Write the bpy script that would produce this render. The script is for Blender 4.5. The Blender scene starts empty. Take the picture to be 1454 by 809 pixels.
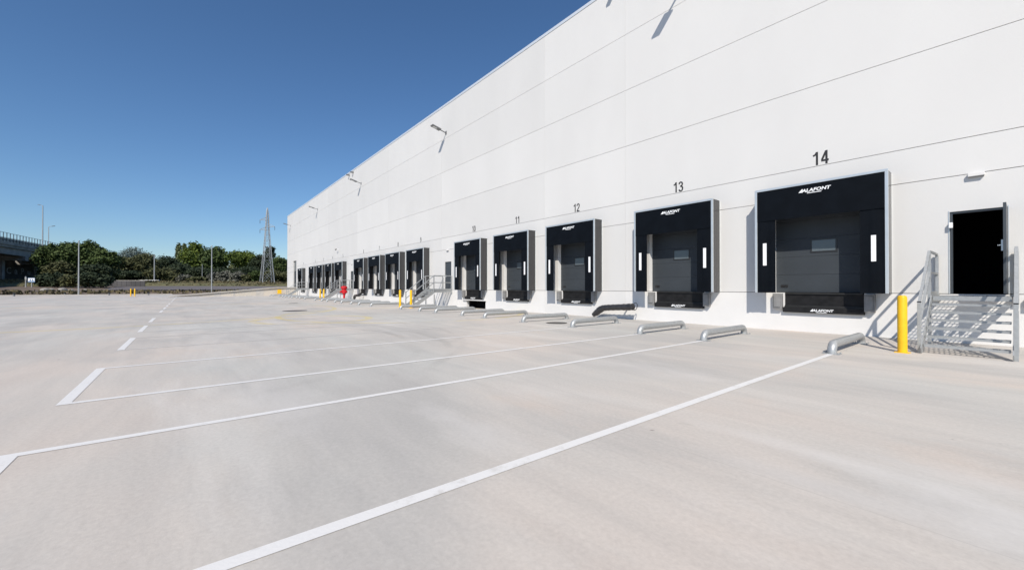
import bpy, math, random
import numpy as np
from mathutils import Vector, Matrix
R = math.radians
random.seed(5)
S = bpy.context.scene
COL = S.collection

# ------------------------------------------------------------------ camera
H = 1.4                      # eye height
D = 15.353                   # distance of the warehouse wall (plane y = D)
YAW = .8969
cam_d = bpy.data.cameras.new('camera')
cam = bpy.data.objects.new('camera', cam_d); COL.objects.link(cam)
cam.location = (0, 0, H)
cam.rotation_euler = (math.pi / 2 + .0063, 0, YAW)
cam_d.sensor_width = 36; cam_d.lens = 578.6 / 1454 * 36
cam_d.clip_start = .05; cam_d.clip_end = 12000
S.camera = cam

# ------------------------------------------------------------------ sky and sun
SUN_DIR = Vector((-.5, .6, -.73)).normalized()      # the way the light travels
elev = math.asin(-SUN_DIR.z)
rot = math.atan2(-SUN_DIR.x, -SUN_DIR.y)
W = bpy.data.worlds.new('World'); S.world = W; W.use_nodes = True
wn = W.node_tree.nodes; wl = W.node_tree.links
bg = wn['Background']
sky = wn.new('ShaderNodeTexSky'); sky.sky_type = 'NISHITA'; sky.sun_disc = False
sky.sun_elevation = elev; sky.sun_rotation = rot
sky.air_density = 1.0; sky.dust_density = .3; sky.ozone_density = 6.0; sky.altitude = 0
hs = wn.new('ShaderNodeHueSaturation'); hs.inputs['Saturation'].default_value = 1.08
wl.new(sky.outputs[0], hs.inputs['Color']); wl.new(hs.outputs[0], bg.inputs[0]); bg.inputs[1].default_value = .10
sun_d = bpy.data.lights.new('sun', 'SUN'); sun_d.energy = 4.35; sun_d.angle = R(.5); sun_d.color = (1, .925, .82)
sun = bpy.data.objects.new('sun', sun_d); COL.objects.link(sun)
sun.rotation_euler = SUN_DIR.to_track_quat('-Z', 'Y').to_euler(); sun.location = (20, -30, 60)
S.view_settings.view_transform = 'Standard'; S.view_settings.look = 'None'
S.view_settings.exposure = .19; S.view_settings.gamma = 1
S.cycles.max_bounces = 8

# ------------------------------------------------------------------ materials
def mat(name, col, rough=.6, metal=0, var=0, vscale=4, bump=0, bscale=40, spec=.5, col2=None, stretch=(1, 1, 1)):
    m = bpy.data.materials.new(name); m.use_nodes = True
    n = m.node_tree.nodes; l = m.node_tree.links; b = n['Principled BSDF']
    b.inputs['Base Color'].default_value = (*col, 1); b.inputs['Roughness'].default_value = rough
    b.inputs['Metallic'].default_value = metal; b.inputs['Specular IOR Level'].default_value = spec
    if var or col2 or bump:
        tc = n.new('ShaderNodeTexCoord'); mp = n.new('ShaderNodeMapping'); mp.inputs['Scale'].default_value = stretch
        l.new(tc.outputs['Object'], mp.inputs[0])
    if var or col2:
        no = n.new('ShaderNodeTexNoise'); no.inputs['Scale'].default_value = vscale; no.inputs['Detail'].default_value = 6
        l.new(mp.outputs[0], no.inputs['Vector'])
        cr = n.new('ShaderNodeValToRGB'); cr.color_ramp.elements[0].position = .32; cr.color_ramp.elements[1].position = .68
        a = col2 if col2 else tuple(c * (1 - var) for c in col)
        z = col if col2 else tuple(min(1, c * (1 + var)) for c in col)
        cr.color_ramp.elements[0].color = (*a, 1); cr.color_ramp.elements[1].color = (*z, 1)
        l.new(no.outputs['Fac'], cr.inputs[0]); l.new(cr.outputs[0], b.inputs['Base Color'])
    if bump:
        n2 = n.new('ShaderNodeTexNoise'); n2.inputs['Scale'].default_value = bscale; n2.inputs['Detail'].default_value = 5
        l.new(mp.outputs[0], n2.inputs['Vector'])
        bp = n.new('ShaderNodeBump'); bp.inputs['Strength'].default_value = bump; bp.inputs['Distance'].default_value = .02
        l.new(n2.outputs['Fac'], bp.inputs['Height']); l.new(bp.outputs[0], b.inputs['Normal'])
    return m

M = dict(
    white=mat('white_paint', (.635, .632, .622), .7, var=.022, vscale=.45, bump=.10, bscale=30, stretch=(1, 1, .45)),
    plinth=mat('white_plinth', (.685, .68, .67), .7, var=.03, vscale=.8, bump=.1, bscale=30),
    sunlit_lining=mat('sunlit_white', (.80, .80, .79), .5),  # whiter than the wall, stands in for sun on the dock reveals
    coping=mat('coping_metal', (.72, .76, .80), .35, metal=.3),
    joint=mat('grey_sealant', (.25, .25, .25), .9),
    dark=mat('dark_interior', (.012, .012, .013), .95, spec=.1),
    curtain=mat('black_curtain', (.0040, .0056, .0084), .55, var=.15, vscale=3, bump=.15, bscale=2.5, spec=.08),
    side=mat('charcoal_fabric', (.042, .042, .043), .17, var=.12, vscale=3, bump=.03, bscale=5, spec=.55, stretch=(4, 4, .4)),
    alu=mat('aluminium', (.62, .66, .68), .38, metal=.55, var=.05, vscale=3),
    galv=mat('galvanised_steel', (.40, .415, .42), .45, metal=.45, var=.08, vscale=14, bump=.04, bscale=30),
    galvd=mat('galvanised_bumper', (.25, .25, .25), .6, metal=.2, var=.1, vscale=9),
    door=mat('grey_door', (.043, .051, .060), .6, spec=.25, var=.05, vscale=2),
    pane=mat('grey_pane', (.10, .12, .135), .15, spec=.6),
    rubber=mat('black_rubber', (.018, .018, .018), .6, var=.3, vscale=6),
    pit=mat('black_steel', (.011, .011, .012), .6, spec=.25, var=.4, vscale=5),
    stripe=mat('white_plastic', (.85, .86, .88), .35),
    print=mat('white_print', (.82, .84, .86), .5),
    number=mat('black_print', (.02, .02, .022), .6),
    pdoor=mat('anthracite_paint', (.055, .065, .075), .4, metal=.1),
    yellow=mat('yellow_paint', (.80, .47, .008), .4, var=.06, vscale=6),
    red=mat('red_paint', (.55, .012, .02), .4, var=.1, vscale=8),
    black=mat('black_plastic', (.02, .02, .022), .4),
    hose=mat('black_hose', (.03, .03, .033), .38, var=.3, vscale=5, bump=.5, bscale=9),
    lamp=mat('grey_lamp_body', (.17, .175, .18), .5, metal=.3),
    led=mat('led_panel', (.55, .56, .55), .3),
    concrete=mat('old_concrete', (.30, .285, .26), .85, var=.25, vscale=.5, bump=.2, bscale=5),
    concdark=mat('dark_concrete', (.085, .083, .085), .9, var=.35, vscale=.4),  # dark grey concrete with a broad mottled tone
    ramp=mat('ramp_concrete', (.52, .48, .42), .85, var=.1, vscale=.6, bump=.15, bscale=6),
    kerb=mat('kerb_concrete', (.46, .44, .41), .85, var=.08, vscale=2),
    bark=mat('bark', (.10, .075, .055), .9, var=.3, vscale=6),
    signblue=mat('sign_blue', (.10, .22, .42), .5), signwhite=mat('sign_white', (.75, .77, .80), .5),
    cream=mat('cream_panel', (.72, .68, .55), .6),
    iron=mat('cast_iron', (.075, .07, .065), .7, var=.2, vscale=12),
    graff=mat('graffiti_paint', (.45, .45, .47), .8),
    floorin=mat('inner_floor', (.03, .03, .03), .8),
)

# every cast panel has a very slightly different tone
for k_ in ('white', 'plinth'):
    n = M[k_].node_tree.nodes; l = M[k_].node_tree.links; p = n['Principled BSDF']; src = p.inputs['Base Color'].links[0].from_socket
    oi = n.new('ShaderNodeObjectInfo'); mr = n.new('ShaderNodeMapRange'); mr.inputs['To Min'].default_value = .968; mr.inputs['To Max'].default_value = 1.02
    hv = n.new('ShaderNodeHueSaturation'); l.new(oi.outputs['Random'], mr.inputs['Value']); l.new(mr.outputs[0], hv.inputs['Value']); l.new(src, hv.inputs['Color']); l.new(hv.outputs[0], p.inputs['Base Color'])

def leaf_mat(name, a, b, sc=.35):
    m = bpy.data.materials.new(name); m.use_nodes = True
    n = m.node_tree.nodes; l = m.node_tree.links; p = n['Principled BSDF']
    tc = n.new('ShaderNodeTexCoord'); no = n.new('ShaderNodeTexNoise'); no.inputs['Scale'].default_value = sc; no.inputs['Detail'].default_value = 8
    no.inputs['Roughness'].default_value = .7
    l.new(tc.outputs['Object'], no.inputs['Vector'])
    cr = n.new('ShaderNodeValToRGB'); cr.color_ramp.elements[0].position = .35; cr.color_ramp.elements[1].position = .65
    cr.color_ramp.elements[0].color = (*a, 1); cr.color_ramp.elements[1].color = (*b, 1)
    l.new(no.outputs['Fac'], cr.inputs[0]); l.new(cr.outputs[0], p.inputs['Base Color'])
    p.inputs['Roughness'].default_value = .7; p.inputs['Specular IOR Level'].default_value = .2
    return m
LEAF = dict(
    pine=leaf_mat('pine_leaves', (0.031, 0.053, 0.018), (0.093, 0.128, 0.040)),
    bright=leaf_mat('stone_pine_leaves', (0.040, 0.070, 0.016), (0.137, 0.178, 0.031)),
    olive=leaf_mat('olive_leaves', (0.047, 0.056, 0.028), (0.124, 0.128, 0.056)),
    grey=leaf_mat('grey_leaves', (0.078, 0.085, 0.071), (0.178, 0.178, 0.147)),
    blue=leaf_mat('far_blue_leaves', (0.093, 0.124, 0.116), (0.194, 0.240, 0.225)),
    dark=leaf_mat('dark_leaves', (0.018, 0.030, 0.017), (0.053, 0.070, 0.037)),
    poplar=leaf_mat('poplar_leaves', (0.085, 0.109, 0.049), (0.194, 0.225, 0.109)))

# concrete of the yard
def yard_mat():
    m = bpy.data.materials.new('yard_concrete'); m.use_nodes = True
    n = m.node_tree.nodes; l = m.node_tree.links; b = n['Principled BSDF']
    tc = n.new('ShaderNodeTexCoord')
    def noise(scale, detail=6, st=(1, 1, 1), rz=0, rough=.55, dist=0):
        mp = n.new('ShaderNodeMapping'); mp.inputs['Scale'].default_value = st; mp.inputs['Rotation'].default_value = (0, 0, rz)
        l.new(tc.outputs['Object'], mp.inputs[0])
        t = n.new('ShaderNodeTexNoise'); t.inputs['Scale'].default_value = scale; t.inputs['Detail'].default_value = detail
        t.inputs['Roughness'].default_value = rough; t.inputs['Distortion'].default_value = dist
        l.new(mp.outputs[0], t.inputs['Vector']); return t.outputs['Fac']
    def ramp(v, p0, p1, c0, c1):
        r = n.new('ShaderNodeValToRGB'); e = r.color_ramp.elements
        e[0].position = p0; e[1].position = p1; e[0].color = (*c0, 1); e[1].color = (*c1, 1); l.new(v, r.inputs[0]); return r.outputs[0]
    def mix(f, a, c, mode='MIX'):
        x = n.new('ShaderNodeMix'); x.data_type = 'RGBA'; x.blend_type = mode
        if isinstance(f, float): x.inputs[0].default_value = f
        else: l.new(f, x.inputs[0])
        for s, v in ((6, a), (7, c)):
            if isinstance(v, tuple): x.inputs[s].default_value = (*v, 1)
            else: l.new(v, x.inputs[s])
        return x.outputs[2]
    def math_(op, a, c=None, d=None):
        x = n.new('ShaderNodeMath'); x.operation = op
        for i, v in enumerate((a, c, d)):
            if v is None: continue
            if isinstance(v, (int, float)): x.inputs[i].default_value = v
            else: l.new(v, x.inputs[i])
        return x.outputs[0]
    base = ramp(noise(.22, 7, (.6, 1, 1), rough=.55), .38, .62, (.522, .474, .428), (.456, .452, .428))
    c = mix(math_('MULTIPLY', ramp(noise(.38, 6, (.45, 1, 1), .15), .48, .62, (0, 0, 0), (1, 1, 1)), .9), base, (.405, .393, .374))
    c = mix(math_('MULTIPLY', ramp(noise(.45, 7, (.30, 1.1, 1), -.12, .6, .6), .54, .70, (0, 0, 0), (1, 1, 1)), .6), c, (.565, .55, .525))
    # trowel and brush streaks along the pour, warm stains, small dark marks
    c = mix(.6, c, ramp(noise(1.5, 8, (.22, 1.5, 1), .05, .66, .7), .25, .75, (.84, .84, .85), (1.13, 1.12, 1.11)), 'MULTIPLY')
    c = mix(math_('MULTIPLY', ramp(noise(.6, 5, (.6, 1, 1), .9), .60, .74, (0, 0, 0), (1, 1, 1)), .38), c, (.55, .44, .36))
    c = mix(.6, c, ramp(noise(26, 5, rough=.7), .2, .8, (.80, .80, .80), (1.18, 1.18, 1.18)), 'MULTIPLY')
    c = mix(math_('MULTIPLY', ramp(noise(2.3, 3, (.5, 1, 1), .2), .70, .78, (0, 0, 0), (1, 1, 1)), .30), c, (.29, .28, .265))
    c = mix(math_('MULTIPLY', ramp(noise(5.5, 1), .80, .82, (0, 0, 0), (1, 1, 1)), .7), c, (.15, .13, .12))
    # a pale spilled patch in front of the camera on the right
    sep = n.new('ShaderNodeSeparateXYZ'); l.new(tc.outputs['Object'], sep.inputs[0])
    # pale laitance left by a pour on the near right, edges broken by noise
    for cx, cy, rx, ry, k in ((-.9, 4.15, 1.1, .22, .42), (-.1, 4.45, 1.0, .35, .40), (.35, 3.9, 1.1, .45, .6), (-.6, 3.5, 1.4, .22, .3), (-3.5, 2.2, 1.2, .3, .35), (-5.5, 1.0, 1.6, .5, .35), (-4.2, 6.2, 1.8, .5, .3)):
        ex = math_('DIVIDE', math_('SUBTRACT', sep.outputs[0], cx), rx); ey = math_('DIVIDE', math_('SUBTRACT', sep.outputs[1], cy), ry)
        e_ = math_('SQRT', math_('ADD', math_('MULTIPLY', ex, ex), math_('MULTIPLY', ey, ey)))
        e_ = math_('ADD', e_, math_('MULTIPLY', noise(1.5, 7, (.6, 1, 1), .3, .65, .5), 2.2))
        c = mix(math_('MULTIPLY', ramp(math_('MULTIPLY', e_, .4), .50, .86, (1, 1, 1), (0, 0, 0)), k), c, (.60, .585, .565))
    # sawn joints of the slab, thin and half filled
    for ax, per, off in ((1, 5.2, 3.35), (0, 5.6, 1.9)):
        q = math_('ABSOLUTE', math_('SUBTRACT', math_('PINGPONG', math_('ADD', sep.outputs[ax], 200 * per - off), per / 1.0), 0))
        f = math_('MULTIPLY', math_('LESS_THAN', q, .005), .20)
        c = mix(f, c, (.24, .23, .215))
    # tyre tracks: arcs
    wob = noise(.6, 3)
    for cx, cy, r, w, k in ((-11.85, -2.5, 7.75, .13, .30), (-11.85, -2.5, 8.5, .12, .24), (-13.5, -2.1, 9.3, .12, .2), (-22, -6, 17.5, .14, .10),
                            (-34, 12, 11.5, .2, .25), (-34, 12, 13.3, .2, .22), (-52, -14, 29, .22, .25), (-52, -14, 31.2, .22, .25), (-15.8, -.2, 3.1, .12, .30), (-15.8, -.2, 2.6, .1, .22)):
        dx = math_('SUBTRACT', sep.outputs[0], cx); dy = math_('SUBTRACT', sep.outputs[1], cy)
        rr = math_('SQRT', math_('ADD', math_('MULTIPLY', dx, dx), math_('MULTIPLY', dy, dy)))
        dd = math_('ABSOLUTE', math_('SUBTRACT', math_('ADD', rr, math_('MULTIPLY', wob, .45)), r - .2))
        f = math_('SUBTRACT', 1, math_('DIVIDE', dd, w)); f = math_('MAXIMUM', f, 0)
        f = math_('MULTIPLY', math_('MINIMUM', math_('MULTIPLY', f, 2), 1), k)
        f = math_('MULTIPLY', f, ramp(noise(.21 + .03 * (r % 3), 4), .46, .60, (0, 0, 0), (1, 1, 1)))
        if r < 10: f = math_('MULTIPLY', f, math_('MINIMUM', math_('MAXIMUM', math_('DIVIDE', math_('SUBTRACT', sep.outputs[1], 2.6), 1.6), 0), 1))
        c = mix(f, c, (.22, .205, .19))
    # worn yellow arcs of old setting-out paint
    for cx, cy, r, w in ((-32, -4, 12.2, .13), (-21, 9.5, 6.2, .13), (-19.5, 4.4, 2.3, .16)):
        dx = math_('SUBTRACT', sep.outputs[0], cx); dy = math_('SUBTRACT', sep.outputs[1], cy)
        rr = math_('SQRT', math_('ADD', math_('MULTIPLY', dx, dx), math_('MULTIPLY', dy, dy)))
        dd = math_('ABSOLUTE', math_('SUBTRACT', rr, r))
        f = math_('MULTIPLY', math_('LESS_THAN', dd, w), ramp(noise(.5, 5), *(.36, .5), (0, 0, 0), (.55, .55, .55)))
        c = mix(f, c, (.55, .45, .16))
    l.new(c, b.inputs['Base Color'])
    b.inputs['Roughness'].default_value = .75; b.inputs['Specular IOR Level'].default_value = .3
    bp = n.new('ShaderNodeBump'); bp.inputs['Strength'].default_value = .25; bp.inputs['Distance'].default_value = .006
    l.new(noise(30, 6), bp.inputs['Height']); l.new(bp.outputs[0], b.inputs['Normal'])
    return m
M['yard'] = yard_mat()

def worn_paint():
    m = mat('worn_white_paint', (.645, .64, .63), .6, var=.05, vscale=3, bump=.1)
    n = m.node_tree.nodes; l = m.node_tree.links
    cr = [x for x in n if x.type == 'VALTORGB'][0]
    cr.color_ramp.elements[0].position = .28; cr.color_ramp.elements[1].position = .45
    cr.color_ramp.elements[0].color = (.53, .515, .49, 1)
    no = [x for x in n if x.type == 'TEX_NOISE'][0]; no.inputs['Scale'].default_value = 5; no.inputs['Roughness'].default_value = .75
    return m
M['paint'] = worn_paint()
M['faded'] = mat('faded_white_paint', (.565, .55, .525), .7, col2=(.475, .46, .44), vscale=1.6)

# ------------------------------------------------------------------ mesh helpers
class MB:
    def __init__(s): s.v = []; s.f = []
    def add(s, v, f):
        o = len(s.v); s.v += [tuple(p) for p in v]; s.f += [tuple(i + o for i in q) for q in f]; return s
    def box(s, x0, x1, y0, y1, z0, z1, mtx=None):
        v = [Vector((x, y, z)) for z in (z0, z1) for y in (y0, y1) for x in (x0, x1)]
        if mtx is not None: v = [mtx @ p for p in v]
        return s.add(v, [(0, 2, 3, 1), (4, 5, 7, 6), (0, 1, 5, 4), (2, 6, 7, 3), (0, 4, 6, 2), (1, 3, 7, 5)])
    def bar(s, a, b, w, h=None):
        """a straight box bar from a to b, w across and h high"""
        a = Vector(a); b = Vector(b); h = h or w; d = (b - a).normalized()
        u = d.cross(Vector((0, 0, 1)));
        if u.length < 1e-4: u = Vector((1, 0, 0))
        u.normalize(); t = u.cross(d)
        v = [p + u * (sx * w / 2) + t * (sz * h / 2) for p in (a, b) for sx, sz in ((-1, -1), (1, -1), (1, 1), (-1, 1))]
        return s.add(v, [(0, 1, 2, 3), (7, 6, 5, 4), (0, 4, 5, 1), (1, 5, 6, 2), (2, 6, 7, 3), (3, 7, 4, 0)])
    def tube(s, pts, r, n=12, cap=True):
        pts = [Vector(p) for p in pts]; rs = r if isinstance(r, (list, tuple)) else [r] * len(pts)
        prev = None; v = []
        for i, p in enumerate(pts):
            d = (pts[min(i + 1, len(pts) - 1)] - pts[max(i - 1, 0)]).normalized()
            if prev is None:
                u = d.cross(Vector((0, 0, 1)))
                if u.length < 1e-3: u = Vector((1, 0, 0))
            else: u = prev - d * prev.dot(d)
            u.normalize(); prev = u; w = d.cross(u)
            v += [p + (u * math.cos(2 * math.pi * k / n) + w * math.sin(2 * math.pi * k / n)) * rs[i] for k in range(n)]
        f = [(i * n + k, i * n + (k + 1) % n, (i + 1) * n + (k + 1) % n, (i + 1) * n + k) for i in range(len(pts) - 1) for k in range(n)]
        if cap: f += [tuple(range(n - 1, -1, -1)), tuple((len(pts) - 1) * n + k for k in range(n))]
        return s.add(v, f)
    def cyl(s, x, y, z0, z1, r, r2=None, n=16): return s.tube([(x, y, z0), (x, y, z1)], [r, r if r2 is None else r2], n)
    def prism(s, poly, y0, y1):
        """poly in (x, z) pushed from y0 to y1"""
        n = len(poly); v = [(x, y0, z) for x, z in poly] + [(x, y1, z) for x, z in poly]
        return s.add(v, [tuple(range(n)), tuple(range(2 * n - 1, n - 1, -1))] + [(i, i + n, (i + 1) % n + n, (i + 1) % n) for i in range(n)])
    def build(s, name, m, parent=None, smooth=False, bevel=0):
        me = bpy.data.meshes.new(name); me.from_pydata(s.v, [], s.f); me.validate(); me.update()
        if isinstance(m, str): m = M[m]
        me.materials.append(m)
        if bevel:
            import bmesh
            bm = bmesh.new(); bm.from_mesh(me)
            bmesh.ops.recalc_face_normals(bm, faces=bm.faces)
            ed = [e for e in bm.edges if len(e.link_faces) == 2 and e.calc_face_angle(0) > .6]
            bmesh.ops.bevel(bm, geom=ed, offset=bevel, segments=2, affect='EDGES', profile=.6)
            bm.to_mesh(me); bm.free()
        if smooth:
            me.shade_smooth()
            try: me.set_sharp_from_angle(angle=R(35))
            except Exception: pass
        o = bpy.data.objects.new(name, me); COL.objects.link(o)
        if parent: o.parent = parent
        return o

def tag(o, label=None, cat=None, group=None, kind=None):
    if label: o['label'] = label
    if cat: o['category'] = cat
    if group: o['group'] = group
    if kind: o['kind'] = kind
    return o
def empty(name, loc=(0, 0, 0), rz=0):
    o = bpy.data.objects.new(name, None); COL.objects.link(o); o.location = loc; o.rotation_euler = (0, 0, rz); o.empty_display_size = .3; return o
def copy_tree(o, parent=None):
    c = o.copy(); COL.objects.link(c); c.parent = parent
    for ch in list(o.children): copy_tree(ch, c)
    return c
def sheet(name, x0, x1, y0, y1, z, m, nx=1, ny=1):
    if isinstance(m, str): m = M[m]
    mb = MB(); xs = np.linspace(x0, x1, nx + 1); ys = np.linspace(y0, y1, ny + 1)
    mb.v = [(x, y, z) for y in ys for x in xs]
    mb.f = [(j * (nx + 1) + i, j * (nx + 1) + i + 1, (j + 1) * (nx + 1) + i + 1, (j + 1) * (nx + 1) + i) for j in range(ny) for i in range(nx)]
    return mb.build(name, m)

_dg = None
def text_mesh(name, body, size, m, parent, loc, bold=0, sx=1, shear=0, depth=.003, align='CENTER'):
    cu = bpy.data.curves.new(name, 'FONT'); cu.body = body; cu.size = size; cu.offset = bold; cu.extrude = depth; cu.shear = shear
    cu.align_x = align; cu.resolution_u = 3
    t = bpy.data.objects.new(name, cu); COL.objects.link(t); bpy.context.view_layer.update()
    me = bpy.data.meshes.new_from_object(t.evaluated_get(bpy.context.evaluated_depsgraph_get()))
    bpy.data.objects.remove(t); me.name = name
    me.transform(Matrix.Rotation(math.pi / 2, 4, 'X') @ Matrix.Diagonal((sx, 1, 1, 1)))
    me.materials.clear(); me.materials.append(M[m])
    o = bpy.data.objects.new(name, me); COL.objects.link(o); o.parent = parent; o.location = loc
    return o

# ================================================================== THE SETTING
tag(sheet('ground', -4000, 4000, -4000, 4000, -.12, mat('dry_ground', (.17, .13, .085), .95, col2=(.10, .10, .055), vscale=.05)), kind='structure')
tag(sheet('yard', -106, 40, -70, D + .05, 0, M['yard']), kind='structure')
k = MB().box(-106.5, -106, -70, -2.2, -.1, .14); tag(k.build('kerb', 'kerb', bevel=.02), kind='structure')

# the terrain behind the yard: a low rise carrying a road
def strip(name, prof, m, y0=-260, y1=330, ny=60, rough=.25):
    mb = MB(); n = len(prof); rnd = random.Random(len(name)); ys = np.linspace(y0, y1, ny + 1)
    for y in ys:
        for x, z in prof: mb.v.append((x, y, z + (rnd.uniform(-rough, rough) if rough else 0)))
    mb.f = [(j * n + i, (j + 1) * n + i, (j + 1) * n + i + 1, j * n + i + 1) for j in range(ny) for i in range(n - 1)]
    return tag(mb.build(name, m, smooth=True), kind='structure')
strip('earth_bank', [(-106.6, -.1), (-109, .18), (-112, .62), (-118, .85), (-139, 1.62)], mat('bare_earth', (.19, .145, .108), .95, col2=(.085, .07, .06), vscale=.35, bump=.5, bscale=2), rough=.06)
strip('road', [(-113.5, .90), (-139, 1.80)], mat('old_asphalt', (.135, .122, .122), .9, var=.22, vscale=.25, bump=.2, bscale=8, stretch=(1, .3, 1)), y0=-13, rough=0)
tag(sheet('apron', -106, -103.6, -70, -2.4, .012, 'ramp', 1, 20), kind='structure')
strip('verge', [(-138.6, 1.7), (-141, 2.3), (-146, 2.9), (-152, 3.1)], mat('dry_grass', (.15, .135, .065), .95, col2=(.09, .095, .04), vscale=.4, bump=.6, bscale=2), rough=.15)
strip('hill', [(-151.5, 3.05), (-200, 4), (-320, 5), (-600, 5), (-900, -1)], mat('wooded_ground', (.06, .065, .03), .95, var=.3, vscale=.1), y0=-800, y1=1200, rough=.3)
for x in (-117.2, -128.2, -137.4):
    z = .90 + (-113.5 - x) / 25.5 * .9 + .01
    tag(sheet('road_marking', x - .12, x + .12, -13, 250, z, M['paint']), kind='structure')

# ramp up to the drive-in gate at the far end
mb = MB(); y = [-2.2, 12.3, D - .02]; z = [.02, 1.36, 1.36]
top = [(-89.5, y[0], z[0]), (-89.5, y[1], z[1]), (-89.5, y[2], z[2]), (-81, y[2], z[2]), (-81, y[1], z[1]), (-81, y[0], z[0])]
mb.v = top + [(a, b, -.05) for a, b, c in top]
mb.f = [(0, 1, 4, 5), (1, 2, 3, 4)][::-1] + [(0, 6, 7, 1), (1, 7, 8, 2), (2, 8, 9, 3), (3, 9, 10, 4), (4, 10, 11, 5), (5, 11, 6, 0)]
rp = tag(mb.build('ramp', 'ramp'), kind='structure')
mb = MB()
for yy, w in ((3.4, .9), (6.0, .25), (9.2, 1.1), (12.6, .3)):
    zt = .02 + (yy + 2.2) / 14.5 * 1.34
    mb.box(-81.0, -80.985, yy, yy + w, 0, min(zt, 1.36) - .02)
o = mb.build('render_patch', 'kerb', rp)
mb = MB().bar((-80.9, -2.2, .05), (-80.9, 12.3, 1.39), .22, .12).bar((-80.9, 12.3, 1.39), (-80.9, D - .1, 1.39), .22, .12)
mb.build('ramp_kerb', 'kerb', rp)

# lane markings: each lane is a U, 12.3 m deep, open to the wall
DOCK_X = {14: -2.24, 13: -6.92, 12: -12.36, 11: -17.06, 10: -21.76, 9: -29.84, 8: -34.54, 7: -39.26, 6: -43.98, 5: -51.62, 4: -56.25, 3: -60.95, 2: -65.68, 1: -73.75}
SW = 3.3
def lane(cx, n):
    l, r = cx - 1.37, cx + 1.37; w = .105; mb = MB(); z = .004
    def q(x0, x1, y0, y1): mb.add([(x0, y0, z), (x1, y0, z), (x1, y1, z), (x0, y1, z)], [(0, 1, 2, 3)])
    q(l - w / 2, l + w / 2, -1.09, 10.6); q(r - w / 2, r + w / 2, -1.09, 10.6)
    tag(mb.build('lane_marking', 'paint' if n > 12 else 'faded'), kind='structure')
    mb = MB(); q(l - w / 2, r + w / 2, -1.21, -1.09); return tag(mb.build('lane_end_marking', 'paint'), kind='structure')
for n_, x_ in DOCK_X.items(): lane(x_ - SW / 2, n_)

# ================================================================== WAREHOUSE (local y = 0 is the wall face, -y is outwards)
wh = empty('warehouse', (0, D, 0))
tag(wh, 'long white warehouse of flat wall panels with a row of black loading docks', 'warehouse')
VX = [31, 20.2, 10.1, 2.2, -11.08, -16.35, -27.95, -38.55, -47.85, -60.25, -70.3, -80.2, -89.55]
ZR = [0, 1.24, 4.25, 5.18, 7.71, 10.22, 12.73, 15.26]
STAIR_X = [-.73, -26.97, -49.75, -71.65]        # middle of each stair; the door above it
DOOR_W = .95
def door_hole(sx): return (sx + .73 - 1.16, sx + .73 - .21, 1.24, 3.34)
holes = []
for R_ in DOCK_X.values():
    holes.append((R_ - 2.95, R_ - .42, 1.24, 4.05)); holes.append((R_ - 2.63, R_ - .62, .60, 1.24))
holes.append((DOCK_X[10] - 2.55, DOCK_X[10] - .25, 0, .50))
for s_ in STAIR_X: holes.append(door_hole(s_))
holes.append((-84.0, -81.2, 1.36, 6.25))
def panel(x0, x1, z0, z1, name='wall_panel'):
    g = .008; gv = .003
    X0, X1 = x0 + gv, x1 - gv; Z0 = z0 + (g if z0 > 0 else 0); Z1 = z1 - (g if z1 < 15.2 else 0)
    hs = [(max(a, X0), min(b, X1), c if c > z0 + .001 else Z0 - .5, d if d < z1 - .001 else Z1 + .5) for a, b, c, d in holes if a < X1 and b > X0 and c < Z1 and d > Z0]
    xs = sorted({X0, X1, *[v for h in hs for v in h[:2]]}); zs = sorted({Z0, Z1, *[min(max(v, Z0), Z1) for h in hs for v in h[2:]]})
    solid = lambda i, j: 0 <= i < len(xs) - 1 and 0 <= j < len(zs) - 1 and not any(h[0] - 1e-6 <= xs[i] and xs[i + 1] <= h[1] + 1e-6 and h[2] - 1e-6 <= zs[j] and zs[j + 1] <= h[3] + 1e-6 for h in hs)
    mb = MB(); T = .2
    for i in range(len(xs) - 1):
        for j in range(len(zs) - 1):
            if not solid(i, j): continue
            a, b, c, d = xs[i], xs[i + 1], zs[j], zs[j + 1]
            mb.add([(a, 0, c), (b, 0, c), (b, 0, d), (a, 0, d)], [(0, 1, 2, 3)])
            mb.add([(a, T, c), (b, T, c), (b, T, d), (a, T, d)], [(3, 2, 1, 0)])
            if not solid(i - 1, j): mb.add([(a, 0, c), (a, 0, d), (a, T, d), (a, T, c)], [(0, 1, 2, 3)])
            if not solid(i + 1, j): mb.add([(b, 0, c), (b, 0, d), (b, T, d), (b, T, c)], [(3, 2, 1, 0)])
            if not solid(i, j - 1): mb.add([(a, 0, c), (b, 0, c), (b, T, c), (a, T, c)], [(3, 2, 1, 0)])
            if not solid(i, j + 1): mb.add([(a, 0, d), (b, 0, d), (b, T, d), (a, T, d)], [(0, 1, 2, 3)])
    return mb.build(name, 'plinth' if z0 == 0 else 'white', wh)
for a, b in zip(VX[1:], VX[:-1]):
    for c, d in zip(ZR[:-1], ZR[1:]):
        cut = [h for h in holes if h[0] > a and h[1] < b and h[2] <= c + .13 and h[3] >= d and c > 0]
        if cut: panel(a, cut[0][0] - .004, c, d); panel(cut[0][1] + .004, b, c, d)
        else: panel(a, b, c, d)
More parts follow.
